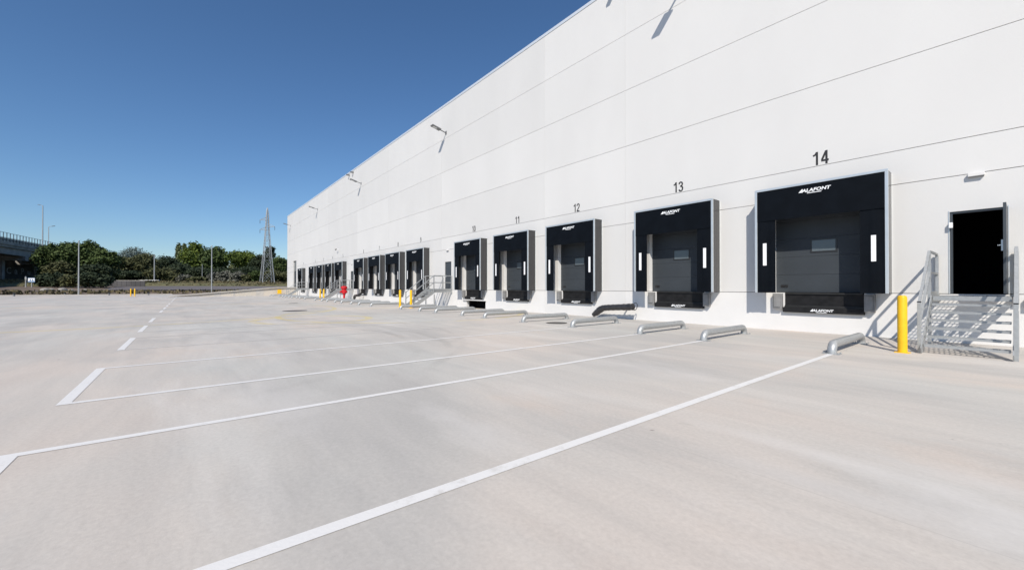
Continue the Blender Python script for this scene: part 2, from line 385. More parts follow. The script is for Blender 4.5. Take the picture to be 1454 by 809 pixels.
# shell: ends, back, roof, coping, dark floor inside
MB().box(-89.55, -89.35, .203, 46, 0, 15.26).build('end_wall', 'white', wh)
MB().box(30.8, 31, .203, 46, 0, 15.26).build('end_wall', 'white', wh)
MB().box(-89.35, 30.8, 45.8, 46, 0, 15.26).build('back_wall', 'white', wh)
MB().box(-89.345, 30.795, .205, 45.79, 14.4, 14.6).build('roof', 'concrete', wh)
MB().box(-89.345, 30.795, .205, 45.79, 1.0, 1.2).build('inner_floor', 'floorin', wh)
mb = MB()
for i in range(20):
    a = -89.6 + i * 6.035; mb.box(a, a + 6.027, -.022, .25, 15.262, 15.36); mb.box(a, a + 6.027, -.022, -.010, 15.21, 15.262)
mb.build('coping', 'coping', wh)
# inner lobby walls behind the open door and dark backs behind the docks
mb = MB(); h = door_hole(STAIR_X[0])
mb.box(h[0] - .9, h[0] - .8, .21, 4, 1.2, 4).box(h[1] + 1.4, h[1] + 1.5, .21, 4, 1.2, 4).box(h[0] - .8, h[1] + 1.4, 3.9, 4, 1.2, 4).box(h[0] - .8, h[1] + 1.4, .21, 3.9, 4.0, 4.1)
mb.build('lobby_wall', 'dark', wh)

DIG = {'0': [[(.24 + .19 * math.sin(R(a)), .5 + .43 * math.cos(R(a))) for a in range(0, 361, 20)]],
       '1': [[(.06, .74), (.20, .80), (.31, .98)], [(.31, 1.0), (.31, 0)]],
       '2': [[(.05, .70), (.08, .84), (.17, .92), (.28, .93), (.40, .84), (.42, .70), (.36, .53), (.15, .25), (.06, .07)], [(.02, .07), (.45, .07)]],
       '3': [[(.06, .74), (.10, .87), (.22, .93), (.34, .88), (.40, .75), (.36, .62), (.25, .54), (.17, .53)], [(.22, .54), (.36, .47), (.42, .32), (.38, .15), (.26, .06), (.13, .09), (.05, .22)]],
       '4': [[(.34, 0), (.34, 1.0)], [(.31, .95), (.06, .33)], [(.02, .28), (.48, .28)]],
       '5': [[(.42, .93), (.10, .93), (.07, .50), (.18, .58), (.30, .58), (.40, .46), (.42, .30), (.36, .13), (.23, .06), (.10, .10), (.05, .22)]],
       '6': [[(.41, .76), (.35, .90), (.23, .93), (.10, .80), (.06, .50), (.08, .20), (.18, .07), (.30, .07), (.41, .20), (.41, .40), (.32, .54), (.19, .54), (.08, .42)]],
       '7': [[(.03, .93), (.45, .93)], [(.43, .93), (.26, .50), (.18, 0)]],
       '8': [[(.24 + .155 * math.sin(R(a)), .735 + .195 * math.cos(R(a))) for a in range(0, 361, 24)], [(.24 + .185 * math.sin(R(a)), .30 + .235 * math.cos(R(a))) for a in range(0, 361, 24)]],
       '9': [[(.07, .24), (.13, .10), (.25, .07), (.38, .20), (.42, .50), (.40, .80), (.30, .93), (.18, .93), (.07, .80), (.07, .60), (.16, .46), (.29, .46), (.40, .58)]]}
def number_mesh(txt, h, t, parent, cx, y, z):
    mb = MB(); adv = .56; x0 = -(len(txt) * adv - .08) / 2; w = t / 2; k = 0
    for i, ch in enumerate(txt):
        for pl in DIG[ch]:
            P = [Vector((a + x0 + i * adv, 0, b)) for a, b in pl]; v = []; k += 1; yy = y - .001 * k
            for j, p in enumerate(P):
                d = (P[min(j + 1, len(P) - 1)] - P[max(j - 1, 0)])
                if pl[0] == pl[-1] and j in (0, len(P) - 1): d = P[1] - P[-2]
                d.normalize(); nn = Vector((-d.z, 0, d.x)) * w
                v += [p + nn, p - nn]
            v = [(cx + a.x * h, yy, z + a.z * h) for a in v]
            n = len(P); vb = [(a, -.001, c) for a, b, c in v]; m = 2 * n
            f = [(2 * j, 2 * j + 1, 2 * j + 3, 2 * j + 2) for j in range(n - 1)] + [(2 * j, 2 * j + 2, m + 2 * j + 2, m + 2 * j) for j in range(n - 1)] + [(2 * j + 1, m + 2 * j + 1, m + 2 * j + 3, 2 * j + 3) for j in range(n - 1)]
            mb.add(v + vb, f)
    return mb.build('dock_number', 'number', parent)
# ---- one dock (door, leveller, shelter), local x = 0 at the shelter's right edge
def make_dock_parts():
    d = empty('dock_door'); d.parent = wh; d.location = (0, 0, 0)
    zz = [1.245, 1.82, 2.40, 2.98, 3.56, 4.12]
    me = None
    for a, b in zip(zz[:-1], zz[1:]):
        s = MB().box(-3.05, -.32, .205, .245, a + .003, b - .003).build('door_section', 'door', d)
    MB().box(-2.949, -2.943, .003, .2035, 1.247, 4.048).build('sunlit_lining', 'sunlit_lining', d)  # added sheet, sunlight on the left reveal put into its colour
    MB().box(-1.98, -1.28, .195, .2045, 2.50, 2.94).build('window_frame', 'black', d, bevel=.004)
    MB().box(-1.93, -1.33, .19, .1948, 2.55, 2.89).build('window_pane', 'pane', d)
    MB().box(-2.80, -2.60, .185, .2045, 1.41, 1.49).build('pull_handle', 'black', d, bevel=.006)
    l = empty('dock_leveller'); l.parent = wh
    MB().box(-2.625, -.625, .03, .10, .60, 1.235).build('leveller_face', 'pit', l)
    MB().box(-2.62, -.63, -.02, .028, .79, .83).box(-2.60, -.65, -.012, .028, 1.19, 1.232).build('leveller_edge', 'rubber', l)
    MB().box(-2.66, -.60, -.10, -.002, .605, .765).build('lip', 'pit', l, bevel=.006)
    MB().box(-2.62, -.64, -.08, .028, .767, .786).build('lip_hinge', 'rubber', l)
    for a, b in ((-2.94, -2.67), (-.60, -.36)):
        u = MB().box(a, b, -.14, -.002, .70, 1.205).build('bumper', 'galvd', l, bevel=.008)
        MB().box(a + .04, b - .04, -.17, -.1405, .76, 1.15).build('buffer_pad', 'galvd', u, bevel=.01)
    logo(l, -1.63, -.104, .655, .74)
    return d, l
def logo(parent, cx, y, z, s):
    o = text_mesh('brand_mark', 'ALAFONT', .135 * s, 'print', parent, (cx + .06 * s, y, z), bold=.004 * s, sx=1.15, shear=.2)
    MB().prism([(cx - .38 * s, z), (cx - .29 * s, z + .10 * s), (cx - .265 * s, z + .10 * s), (cx - .275 * s, z)], y - .003, y + .003).build('brand_mark', 'print', parent)
    MB().box(cx - .16 * s, cx + .2 * s, y - .003, y + .003, z - .048 * s, z - .028 * s).build('brand_mark', 'print', parent)
def make_shelter():
    t = empty('dock_shelter', (0, D, 0))
    P = .60; zb, zt = 1.235, 4.61; fw = .07
    # front frame: aluminium profiles round the curtains
    MB().box(-SW, -SW + fw, -P, -P + .05, zb, zt - fw).box(-fw, 0, -P, -P + .05, zb, zt - fw).box(-SW, 0, -P, -P + .05, zt - fw, zt).build('front_frame', 'alu', t, bevel=.006)
    MB().box(-SW + .02, -SW + .06, -.04, -.002, zb, zt - .02).box(-.06, -.02, -.04, -.002, zb, zt - .02).box(-SW + .02, -.02, -.04, -.002, zt - .06, zt - .02).build('wall_frame', 'alu', t)
    def wavy(x, zlo, zhi, name):        # side fabric with slight folds between the frames
        mb = MB(); n = 14; ys = np.linspace(-P + .052, -.045, n)
        for z in (zlo, zhi): mb.v += [(x + .0025 * math.sin(i * 1.9), yy, z) for i, yy in enumerate(ys)]
        mb.v += [(a + .012, b, c) for a, b, c in mb.v[:]]
        for o_ in (0, 2 * n): mb.f += [(o_ + i, o_ + i + 1, o_ + n + i + 1, o_ + n + i) for i in range(n - 1)]
        return mb.build(name, 'side', t, smooth=True)
    wavy(-.028, zb + .01, zt - .025, 'side_panel'); wavy(-SW + .016, zb + .01, zt - .025, 'side_panel')
    MB().box(-SW + .03, -.03, -P + .055, -.045, zt - .024, zt - .012).build('top_panel', 'side', t)
    # curtains, the top one hangs in front of the side ones
    def curtain(x0, x1, z0, z1, y, name, hang):
        mb = MB(); nx, nz = 10, 10; rnd = random.Random(int(x0 * 100))
        for th in (0, .006):
            for j in range(nz + 1):
                for i in range(nx + 1):
                    u = i / nx; w = j / nz; amp = hang * math.sin(w * math.pi * .5)
                    mb.v.append((x0 + (x1 - x0) * u, y + th + amp * (.006 * math.sin(u * 9 + x0) + .004 * math.sin(u * 23)), z1 + (z0 - z1) * w))
        N = (nx + 1) * (nz + 1)
        for o_ in (0, N):
            mb.f += [(o_ + j * (nx + 1) + i, o_ + (j + 1) * (nx + 1) + i, o_ + (j + 1) * (nx + 1) + i + 1, o_ + j * (nx + 1) + i + 1) for j in range(nz) for i in range(nx)]
        return mb.build(name, 'curtain', t, smooth=True)
    curtain(-SW + fw + .001, -SW + .60, zb, zt - fw - .002, -P + .030, 'side_curtain', 1)
    curtain(-.60, -fw - .001, zb, zt - fw - .002, -P + .030, 'side_curtain', 1)
    curtain(-SW + fw + .002, -fw - .002, 3.56, zt - fw - .001, -P + .012, 'top_curtain', 1)
    for x in (-SW + .24, -.36): MB().box(x, x + .105, -P + .008, -P + .0175, 2.12, 2.84).build('guide_stripe', 'stripe', t)
    logo(t, -1.68, -P + .0035, 4.31, 1.0)
    return t
dd, dl = make_dock_parts(); sh = make_shelter()
LAB = {14: 'big black dock shelter below the number 14, nearest the open doorway',
       13: 'second largest black dock shelter, the one right of the lying black tube',
       12: 'third largest black dock shelter, the one left of the lying black tube',
       11: 'black dock shelter right of the one with an open pit under it',
       10: 'black dock shelter right of the middle stairs, above an open black pit',
       9: 'black dock shelter directly left of the middle steel stairs, partly behind its handrail',
       8: 'second black dock shelter to the left of the middle steel stairs',
       7: 'third black dock shelter to the left of the middle steel stairs',
       6: 'black dock shelter just right of the red hydrant',
       5: 'far black dock shelter just left of the red hydrant, behind the stair handrail',
       4: 'second black dock shelter to the left of the red hydrant',
       3: 'third black dock shelter to the left of the red hydrant',
       2: 'fourth black dock shelter to the left of the red hydrant, leftmost of its four',
       1: 'farthest black dock shelter, alone at the end of the row beside the tall gate'}
first = True
for n_, x_ in DOCK_X.items():
    s, d, l = (sh, dd, dl) if first else (copy_tree(sh), copy_tree(dd, wh), copy_tree(dl, wh))
    first = False
    s.location = (x_, D, 0); d.location.x = x_; l.location.x = x_
    tag(s, LAB[n_], 'dock shelter', 'black dock shelters along the wall')
    num = number_mesh(str(n_), .41, .135, wh, x_ - SW / 2, -.003, 5.21)
    num['label'] = 'black painted number %d' % n_
# pit under dock 10
x_ = DOCK_X[10]
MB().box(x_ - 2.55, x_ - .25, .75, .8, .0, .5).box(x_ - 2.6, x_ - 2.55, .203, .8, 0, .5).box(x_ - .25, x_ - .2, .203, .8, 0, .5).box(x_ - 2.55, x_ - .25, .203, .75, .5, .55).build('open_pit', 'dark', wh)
MB().box(x_ - 2.95, x_ - .15, -.10, -.002, .505, .575).build('pit_ledge', 'white', wh, bevel=.01)

# ---- person doors
def closed_door(sx, label=None):
    a, b, c, d = door_hole(sx)
    f = empty('door'); f.parent = wh
    MB().box(a, a + .05, .03, .16, c, d).box(b - .05, b, .03, .16, c, d).box(a + .05, b - .05, .03, .16, d - .05, d).build('door_frame', 'pdoor', f)
    return f, a, b, c, d
for i, s_ in enumerate(STAIR_X):
    f, a, b, c, d = closed_door(s_)
    if i == 0:
        f['label'] = 'dark door standing open at a right angle to the wall'
        MB().box(b - .055, b - .005, -.90, .028, c + .02, d - .01).build('door_leaf', 'pdoor', f, bevel=.004)
        MB().box(b - .085, b - .055, -.86, -.80, c + 1.0, c + 1.25).bar((b - .085, -.83, c + 1.13), (b - .13, -.83, c + 1.13), .02).bar((b - .13, -.84, c + 1.13), (b - .13, -.72, c + 1.13), .02).build('handle', 'alu', f)
        MB().box(b + .005, b + .02, -.004, .03, c, d + .03).box(a - .02, a - .002, -.012, .03, c, d + .02).build('frame_trim', 'alu', f)
        MB().box(a - .01, a + .06, -.10, -.015, d - .42, d - .28, Matrix.Translation((0, 0, 0))).build('door_stop', 'stripe', f, bevel=.01)
    else:
        MB().box(a + .052, b - .052, .05, .10, c + .01, d - .052).build('door_leaf', 'pdoor', f)
        MB().box(a + .08, a + .12, .0, .049, c + .95, c + 1.1).build('handle', 'alu', f)
# drive-in gate: slatted dark gate leaf, upper half glazed
g = empty('gate'); g.parent = wh
for i in range(8):
    z0 = 1.37 + i * .61
    MB().box(-84.05, -81.15, .21, .26, z0, z0 + .60).build('gate_section', 'pane' if i in (5, 6, 7) else 'door', g)

# ================================================================== STEEL STAIRS (local: y = 0 at the wall, -y outwards)
def make_stairs():
    t = empty('steel_stairs', (0, D, 0)); hw = .62; z0 = 1.2; run = .25; rise = .17; yl = -1.5
    def grating(x0, x1, y0, y1, z, name):
        mb = MB().box(x0, x1, y0, y0 + .03, z - .045, z).box(x0, x1, y1 - .006, y1, z - .03, z).box(x0, x0 + .005, y0 + .03, y1 - .006, z - .03, z).box(x1 - .005, x1, y0 + .03, y1 - .006, z - .03, z)
        n = int((x1 - x0) / .075)
        for i in range(1, n): x = x0 + (x1 - x0) * i / n; mb.box(x - .003, x + .003, y0 + .031, y1 - .007, z - .024, z - .002)
        m = max(2, int((y1 - y0) / .07))
        for i in range(1, m): y = y0 + (y1 - y0) * i / m; mb.box(x0 + .006, x1 - .006, y - .006, y + .006, z - .027, z - .023)
        return mb.build(name, 'galv', t)
    grating(-hw + .03, hw - .03, yl, -.01, z0, 'landing')
    MB().box(-hw + .03, hw - .03, yl - .012, yl - .002, z0 - .10, z0 - .0).build('landing_beam', 'galv', t)
    for k in range(1, 7): grating(-hw + .03, hw - .03, yl - run * k, yl - run * (k - 1) + .015, z0 - rise * k, 'tread')
    yb = yl - run * 6.3
    for s in (-1, 1):
        x = s * hw
        mb = MB().bar((x, yl, z0 - .09), (x, yb - .05, .02), .018, .24).bar((x, yl + .02, z0 - .07), (x, -.02, z0 - .07), .018, .18)
        mb.build('stringer', 'galv', t)
        xo = x + s * .035
        MB().box(xo - .03, xo + .03, yb + .0, yb + .06, 0, 1.08).build('post', 'galv', t, bevel=.004)
        MB().box(xo - .032, xo + .032, yb - .002, yb + .062, 1.081, 1.105).build('post_cap', 'black', t)
        MB().box(xo - .03, xo + .03, yl - .03, yl + .03, .95, 2.24).build('post', 'galv', t, bevel=.004)
        MB().box(xo - .03, xo + .03, -.10, -.04, 1.0, 2.24).build('post', 'galv', t, bevel=.004)
        MB().box(xo - .03, xo + .03, yl + .0, yl + .06, 0, .90).build('leg', 'galv', t)
        for dz, nm in ((0, 'handrail'), (-.50, 'middle_rail')):
            MB().bar((xo, yl, 2.26 + dz), (xo, -.07, 2.26 + dz), .05, .045).bar((xo, yl + .01, 2.262 + dz), (xo, yb + .03, 1.07 + dz * .9), .05, .045).build(nm, 'galv', t)
        MB().bar((xo, yl, z0 + .06), (xo, -.11, z0 + .06), .008, .10).build('toe_board', 'galv', t)
    return t
st = make_stairs()
SL = ['galvanised steel stairs in front of the open doorway, behind the near yellow bollard',
      'galvanised steel stairs in the middle of the wall, between two yellow bollards',
      'far galvanised steel stairs left of the red hydrant',
      'farthest galvanised steel stairs, by the last dock near the end of the building']
for i, x in enumerate(STAIR_X):
    o = st if i == 0 else copy_tree(st)
    o.location = (x, D, 0); tag(o, SL[i], 'stairs', 'steel stairs up to the dock doors')

# ================================================================== BOLLARDS
def make_bollard():
    t = empty('bollard')
    MB().tube([(0, 0, .012), (0, 0, 1.18), (0, 0, 1.215), (0, 0, 1.23)], [.082, .082, .07, .045], 20).build('post', 'yellow', t, smooth=True)
    MB().box(-.12, .12, -.12, .12, 0, .012).build('base_plate', 'yellow', t)
    return t
bo = make_bollard()
BL = [(-1.62, 12.08, 'tall yellow bollard left of the nearest steel stairs'),
      (.30, 12.08, 'yellow bollard right of the nearest steel stairs, beyond the picture edge'),
      (-27.8, 11.95, 'yellow bollard left of the middle steel stairs'), (-26.1, 12.0, 'yellow bollard right of the middle steel stairs, at their foot'),
      (-50.55, 12.05, 'far yellow bollard, left one of the pair before the far stairs left of the hydrant'), (-48.95, 12.05, 'far yellow bollard, right one of the pair before the far stairs left of the hydrant'),
      (-89.4, -7.0, 'yellow bollard at the yard edge under the trees, left one of two'), (-89.0, -6.5, 'yellow bollard at the yard edge under the trees, right one of two')]
k = 0
for x, y, lb in BL:
    if x > 0: continue
    o = bo if k == 0 else copy_tree(bo); k += 1
    o.location = (x, y, 0); tag(o, lb, 'bollard', 'yellow bollards')

# ================================================================== WHEEL GUIDES
def make_guide():
    t = empty('wheel_guide'); r = .085; pts = []
    L = 2.55; h = .20; b = .16
    for a in np.linspace(0, 90, 7): pts.append((0, b - b * math.cos(R(a)), h - b + b * math.sin(R(a))))
    pts = [(0, 0, .012)] + pts
    for a in np.linspace(90, 0, 7): pts.append((0, L - b + b * math.cos(R(a)), h - b + b * math.sin(R(a))))
    pts.append((0, L, .012))
    MB().tube(pts, r, 16).build('tube', 'galv', t, smooth=True)
    for y in (0, L):
        p = MB().box(-.15, .15, y - .12, y + .12, 0, .012).build('base_plate', 'galv', t)
        for sx in (-1, 1):
            for sy in (-1, 1): MB().cyl(sx * .125, y + sy * .095, .0125, .035, .013, n=6).build('bolt', 'galv', p)
    return t
gd = make_guide(); k = 0
ORD = {14: 'largest nearest dock', 13: 'dock right of the lying black tube', 12: 'dock left of the lying black tube', 11: 'dock next right of the open pit', 10: 'dock above the open black pit',
       9: 'first dock left of the middle stairs', 8: 'second dock left of the middle stairs', 7: 'third dock left of the middle stairs', 6: 'dock just right of the red hydrant', 5: 'first dock left of the red hydrant',
       4: 'second dock left of the red hydrant', 3: 'third dock left of the red hydrant', 2: 'fourth dock left of the red hydrant', 1: 'farthest dock by the gate'}
for n_, x_ in DOCK_X.items():
    for s_, nm in ((1.37, 'right'), (-1.37, 'left')):
        o = gd if k == 0 else copy_tree(gd); k += 1
        o.location = (x_ - SW / 2 + s_, 10.68, 0); o.rotation_euler.z = R(random.uniform(-.8, .8))
        tag(o, 'galvanised wheel guide, %s one before the %s' % (nm, ORD[n_]), 'wheel guide', 'bent tube wheel guides before the docks')

# ================================================================== WALL FITTINGS
def make_flood():
    t = empty('floodlight', (0, D, 13.12))
    L = 1.15; rs = .28
    d = Vector((0, -L, rs)).normalized(); 
    MB().box(-.10, .10, -.012, -.001, -.14, .14).build('wall_plate', 'lamp', t)
    MB().bar((0, -.012, 0), (0, -.55, .134), .07, .05).build('arm', 'lamp', t)
    hd = MB().bar((0, -.50, .12), (0, -1.22, .30), .38, .075).build('lamp_head', 'lamp', t, bevel=.01)
    MB().bar((0, -.78, .143), (0, -1.12, .228), .26, .012).build('led_panel', 'led', hd)
    return t
fl = make_flood()
FL = ['grey floodlight high on the wall above dock 13, only its shadow in view', 'grey floodlight with a pale panel high on the wall, largest one in view',
      'grey floodlight high on the wall, second from the largest towards the far end', 'small grey floodlight high on the wall, near the far end', 'tiny grey floodlight at the far corner of the building']
for i, x in enumerate((-8.55, -27.25, -46.5, -66, -86.4)):
    o = fl if i == 0 else copy_tree(fl)
    o.location.x = x; tag(o, FL[i], 'floodlight', 'floodlights high on the wall')
def make_spout():
    t = empty('overflow_spout', (0, D, 14.93))
    mb = MB().box(-.11, .11, -.34, -.002, 0, .012).box(-.11, -.098, -.34, -.002, .012, .13).box(.098, .11, -.34, -.002, .012, .13)
    mb.build('chute', 'lamp', t); MB().box(-.16, .16, -.012, -.002, -.04, -.002).box(-.16, .16, -.012, -.002, .132, .17).build('flange', 'lamp', t)
    return t
sp = make_spout()
for i, (x, lb) in enumerate(((-11.75, 'small grey overflow spout under the roof edge, above dock 12'), (-49.3, 'small grey overflow spout under the roof edge, right one of the far pair'), (-50.8, 'small grey overflow spout under the roof edge, left one of the far pair'))):
    o = sp if i == 0 else copy_tree(sp)
    o.location.x = x; tag(o, lb, 'spout', 'overflow spouts under the roof edge')
def make_elight():
    t = empty('emergency_light', (0, D, 4.2))
    MB().box(-.14, .14, -.09, -.002, -.035, .05).build('housing', 'plinth', t, bevel=.01)
    MB().box(-.13, .13, -.085, -.005, -.05, -.036).build('diffuser', 'lamp', t)
    return t
el = make_elight()
for i, (x, lb) in enumerate(((-.70, 'small white wall light above the open doorway'), (-26.95, 'small white wall light above the door at the middle stairs'), (-49.7, 'tiny white wall light above the door left of the red hydrant'))):
    o = el if i == 0 else copy_tree(el)
    o.location.x = x; tag(o, lb, 'wall light', 'white wall lights above the doors')
t = tag(empty('security_camera', (-55.3, D, 6.35)), 'small dark security camera on the wall above the far docks', 'camera')
MB().box(-.07, .07, -.012, -.001, -.07, .07).bar((0, -.012, 0), (0, -.26, -.02), .05).build('bracket', 'stripe', t)
MB().tube([(-.16, -.30, -.06), (.14, -.30, -.02)], .085, 10).build('camera_body', 'lamp', t, smooth=True)
t = tag(empty('junction_box', (.16, D, 1.05)), 'small dark grey box on the wall at the right picture edge beside the stairs', 'box')
MB().box(-.10, .12, -.11, -.002, -.13, .11).build('housing', 'lamp', t, bevel=.008); MB().box(-.09, .11, -.122, -.111, -.12, .10).build('lid', 'lamp', t)

# ================================================================== THINGS ON THE YARD
def make_hose():
    t = empty('black_tube')
    p = [(-12.66, .30, .12), (-12.45, .34, .22), (-12.2, .40, .38), (-12.0, .42, .46), (-11.75, .44, .49), (-11.3, .46, .52), (-10.8, .48, .55), (-10.35, .50, .58)]
    r = [.10, .14, .15, .14, .135, .135, .14, .15]
    q = [Vector((a, -b, c)) for a, b, c in p]; P = []; Rr = []
    for i in range(len(q) - 1):
        for s in range(5): u = s / 5; P.append(q[i].lerp(q[i + 1], u)); Rr.append((r[i] * (1 - u) + r[i + 1] * u) * (1 + .05 * math.sin(len(P) * 2.1) + random.uniform(-.03, .03)))
    P.append(q[-1]); Rr.append(r[-1])
    off = Vector((11.4, 0, 0)); P = [a + off for a in P]
    MB().tube(P, Rr, 14).build('tube_body', 'hose', t, smooth=True)
    ring = [(11.4 - 10.24 + .02 * math.sin(R(a)), -.50 + .155 * math.cos(R(a)), .60 + .155 * math.sin(R(a))) for a in range(0, 361, 20)]
    MB().tube(ring, .016, 8, cap=False).build('end_ring', 'black', t, smooth=True)
    MB().bar((11.4 - 10.9, -.40, .56), (11.4 - 10.9, -.002, .56), .05).box(11.4 - 10.96, 11.4 - 10.84, -.012, -.001, .46, .66).build('wall_hook', 'galv', t)
    return t
hs = make_hose(); hs.location = (-11.4, D, 0)
tag(hs, 'black wrinkled bent tube leaning along the wall foot between docks 12 and 13', 'tube', 'black tubes at the foot of the wall')
h2 = copy_tree(hs); h2.location = (-46.9 + .9, D - .2, 0); tag(h2, 'far black bent tube on the ground just right of the red hydrant', 'tube', 'black tubes at the foot of the wall')

t = tag(empty('fire_hydrant', (-47.75, 13.9, 0)), 'red standing fire hydrant at the wall foot by the far stairs', 'hydrant')
MB().cyl(0, 0, 0, .05, .22).cyl(0, 0, .05, .72, .12).build('column', 'red', t, smooth=True)
MB().tube([(0, 0, .72), (0, 0, .78), (0, 0, 1.2), (0, 0, 1.3), (0, 0, 1.5), (0, 0, 1.58)], [.24, .25, .25, .34, .34, .16], 18).build('bonnet', 'red', t, smooth=True)
for a in (20, 160, 270):
    v = Vector((math.cos(R(a)), math.sin(R(a)), 0)); MB().tube([v * .2 + Vector((0, 0, .92)), v * .42 + Vector((0, 0, .92))], [.11, .13], 12).build('outlet', 'red', t, smooth=True)

def disc(name, x, y, r, lb):
    t = tag(empty(name, (x, y, 0)), lb, 'manhole cover')
    MB().tube([(0, 0, .003), (0, 0, .012)], r, 28).build('cover', 'iron', t)
    n = 28; mb = MB(); 
    for i in range(n):
        a, b = 2 * math.pi * i / n, 2 * math.pi * (i + 1) / n
        q = [(c * math.cos(w), c * math.sin(w)) for c in (r + .01, r + .06) for w in (a, b)]
        mb.add([(p[0], p[1], .009) for p in q], [(0, 2, 3, 1)])
    mb.build('ring', 'iron', t)
disc('manhole_cover', -11.48, 11.42, .36, 'round dark manhole cover before dock 12')
disc('manhole_cover', -27.3, 5.1, .62, 'large dark manhole cover alone in the open yard')
disc('manhole_cover', -40.4, 7.4, .35, 'small far manhole cover in the open yard')

# ================================================================== BEYOND THE YARD
fwd = Vector((-math.sin(YAW), math.cos(YAW), 0)); rgt = Vector((math.cos(YAW), math.sin(YAW), 0))
def afar(px, dist, z=0):
    """a place seen in direction px at a real distance: world point on the terrain"""
    p = fwd * dist + rgt * (dist * (px - 727) / 578.6); return Vector((p.x, p.y, z))
def terrain(x):
    P = [(-106, 0), (-112, .62), (-139, 1.72), (-146, 2.9), (-152, 3.05), (-200, 4), (-320, 5)]
    for (a, za), (b, zb) in zip(P, P[1:]):
        if x >= b: return za + (zb - za) * max(0, (a - x)) / (a - b)
    return 5

# small dark markers on the yard edge
mk = empty('kerb_marker')
MB().cyl(0, 0, 0, .30, .14, .11, 10).build('base', 'lamp', mk, smooth=True)
MB().tube([(0, 0, .30), (0, 0, .36), (0, 0, .50), (0, 0, .56)], [.10, .17, .17, .06], 12).build('head', 'black', mk, smooth=True)
for i, (px, dist, lb) in enumerate(((20, 66, 'dark knob shaped marker at the yard edge, leftmost, before the bridge'), (92, 74, 'dark knob shaped marker at the yard edge before the pine trees'),
                                    (155, 74, 'dark knob shaped marker at the yard edge left of the two yellow bollards'), (211, 76, 'dark knob shaped marker at the yard edge right of the two yellow bollards'))):
    o = mk if i == 0 else copy_tree(mk); p = afar(px, dist); o.location = (p.x, p.y, 0); tag(o, lb, 'marker', 'dark markers along the yard edge')

# street lamps and poles
def lamp_pole(px, dist, ztop, r, lb, arm=None, z=None, name='lamp_post'):
    p = afar(px, dist); zb = terrain(p.x) if z is None else z
    t = tag(empty(name, (p.x, p.y, zb)), lb, 'lamp post'); h = ztop - zb
    MB().tube([(0, 0, -.3), (0, 0, h)], [r, r * .6], 8).build('pole', 'galv', t, smooth=True)
    if arm:
        q = rgt * arm
        MB().bar((0, 0, h), q + Vector((0, 0, h + .25)), .10).build('arm', 'galv', t)
        MB().bar(q * .8 + Vector((0, 0, h + .22)), q * 1.5 + Vector((0, 0, h + .34)), .34, .14).build('lamp_head', 'lamp', t)
    else: MB().cyl(0, 0, h, h + .18, .16, .1, 8).build('lamp_head', 'lamp', t)
    return t
def zat(py, dist): return H + (408.1 - py) / 578.6 * dist
lamp_pole(111.5, 73.5, zat(343, 73.5), .11, 'tall plain grey pole standing before the dense pine trees', z=0)
lamp_pole(219, 118, zat(363, 118), .17, 'grey pole with a small head, before the low trees left of the poplars')
lamp_pole(300.5, 88, zat(350, 88), .12, 'tall thin grey pole standing before the stone pine', z=.2)
lamp_pole(287, 135, zat(376, 135), .10, 'short thin grey pole just left of the tall thin pole')
lamp_pole(60, 118, zat(292, 118), .17, 'tallest street lamp above the bridge railing, two arms to the left', arm=-.9, z=9)
lamp_pole(68.5, 150, zat(322, 150), .16, 'fainter street lamp right of the tallest one, arm to the right', arm=1.5, z=9)

# signs
p = afar(45.3, 88); t = tag(empty('sign', (p.x, p.y, 0)), 'blue and white sign board on a grey post at the yard edge', 'sign')
t.rotation_euler.z = YAW
MB().bar((0, 0, 0), (0, 0, 3.3), .14).build('post', 'alu', t)
b_ = MB().box(-.75, .75, -.11, -.072, 2.55, 3.5).build('board', 'signblue', t)
MB().box(-.70, .70, -.116, -.1105, 2.72, 3.42).build('white_field', 'signwhite', b_)
MB().prism([(-.45, 2.8), (-.15, 3.3), (0, 2.8)], -.122, -.117).prism([(.1, 2.8), (.25, 3.3), (.55, 2.8)], -.122, -.117).build('emblem', 'signblue', b_)
p = afar(36.6, 88); t = tag(empty('post', (p.x, p.y, 0)), 'pale post with a short cross plate left of the blue and white sign', 'post'); t.rotation_euler.z = YAW
MB().bar((0, 0, 0), (0, 0, 3.8), .16).build('shaft', 'alu', t); MB().box(-.10, .28, -.12, -.085, 3.1, 3.6).build('plate', 'alu', t)
p = afar(55.3, 108); t = tag(empty('notice_board', (p.x, p.y, terrain(p.x))), 'small cream square notice board beside the bridge', 'sign'); t.rotation_euler.z = YAW
MB().box(-.5, .5, -.05, .05, 1.9, 2.9).build('board', 'cream', t); MB().bar((-.3, 0, -.2), (-.3, 0, 1.9), .08).bar((.3, 0, -.2), (.3, 0, 1.9), .08).build('post', 'galv', t)

# low walls beyond the yard
def low_wall(pa, da, pb, db, h, lb, m='concdark', cap='kerb', nseg=8):
    a = afar(pa, da); b = afar(pb, db); z = min(terrain(a.x), terrain(b.x)); t = tag(empty('low_wall', (a.x, a.y, z)), lb, 'wall')
    v = b - a; 
    for i in range(nseg):
        q0 = v * (i / nseg) + v.normalized() * .02; q1 = v * ((i + 1) / nseg) - v.normalized() * .02
        MB().bar(q0 + Vector((0, 0, h / 2 - .2)), q1 + Vector((0, 0, h / 2 - .2)), .3, h + .4).build('wall_section', m, t)
    MB().bar((0, 0, h + .06), v + Vector((0, 0, h + .06)), .42, .12).build('wall_cap', cap, t)
low_wall(153, 97, 206, 100, 1.5, 'low dark wall with a pale cap behind the two yellow bollards')
low_wall(199, 117, 226, 117, .35, 'short low wall with a bright white cap at the foot of the grey pole', m='stripe', cap='stripe', nseg=4)

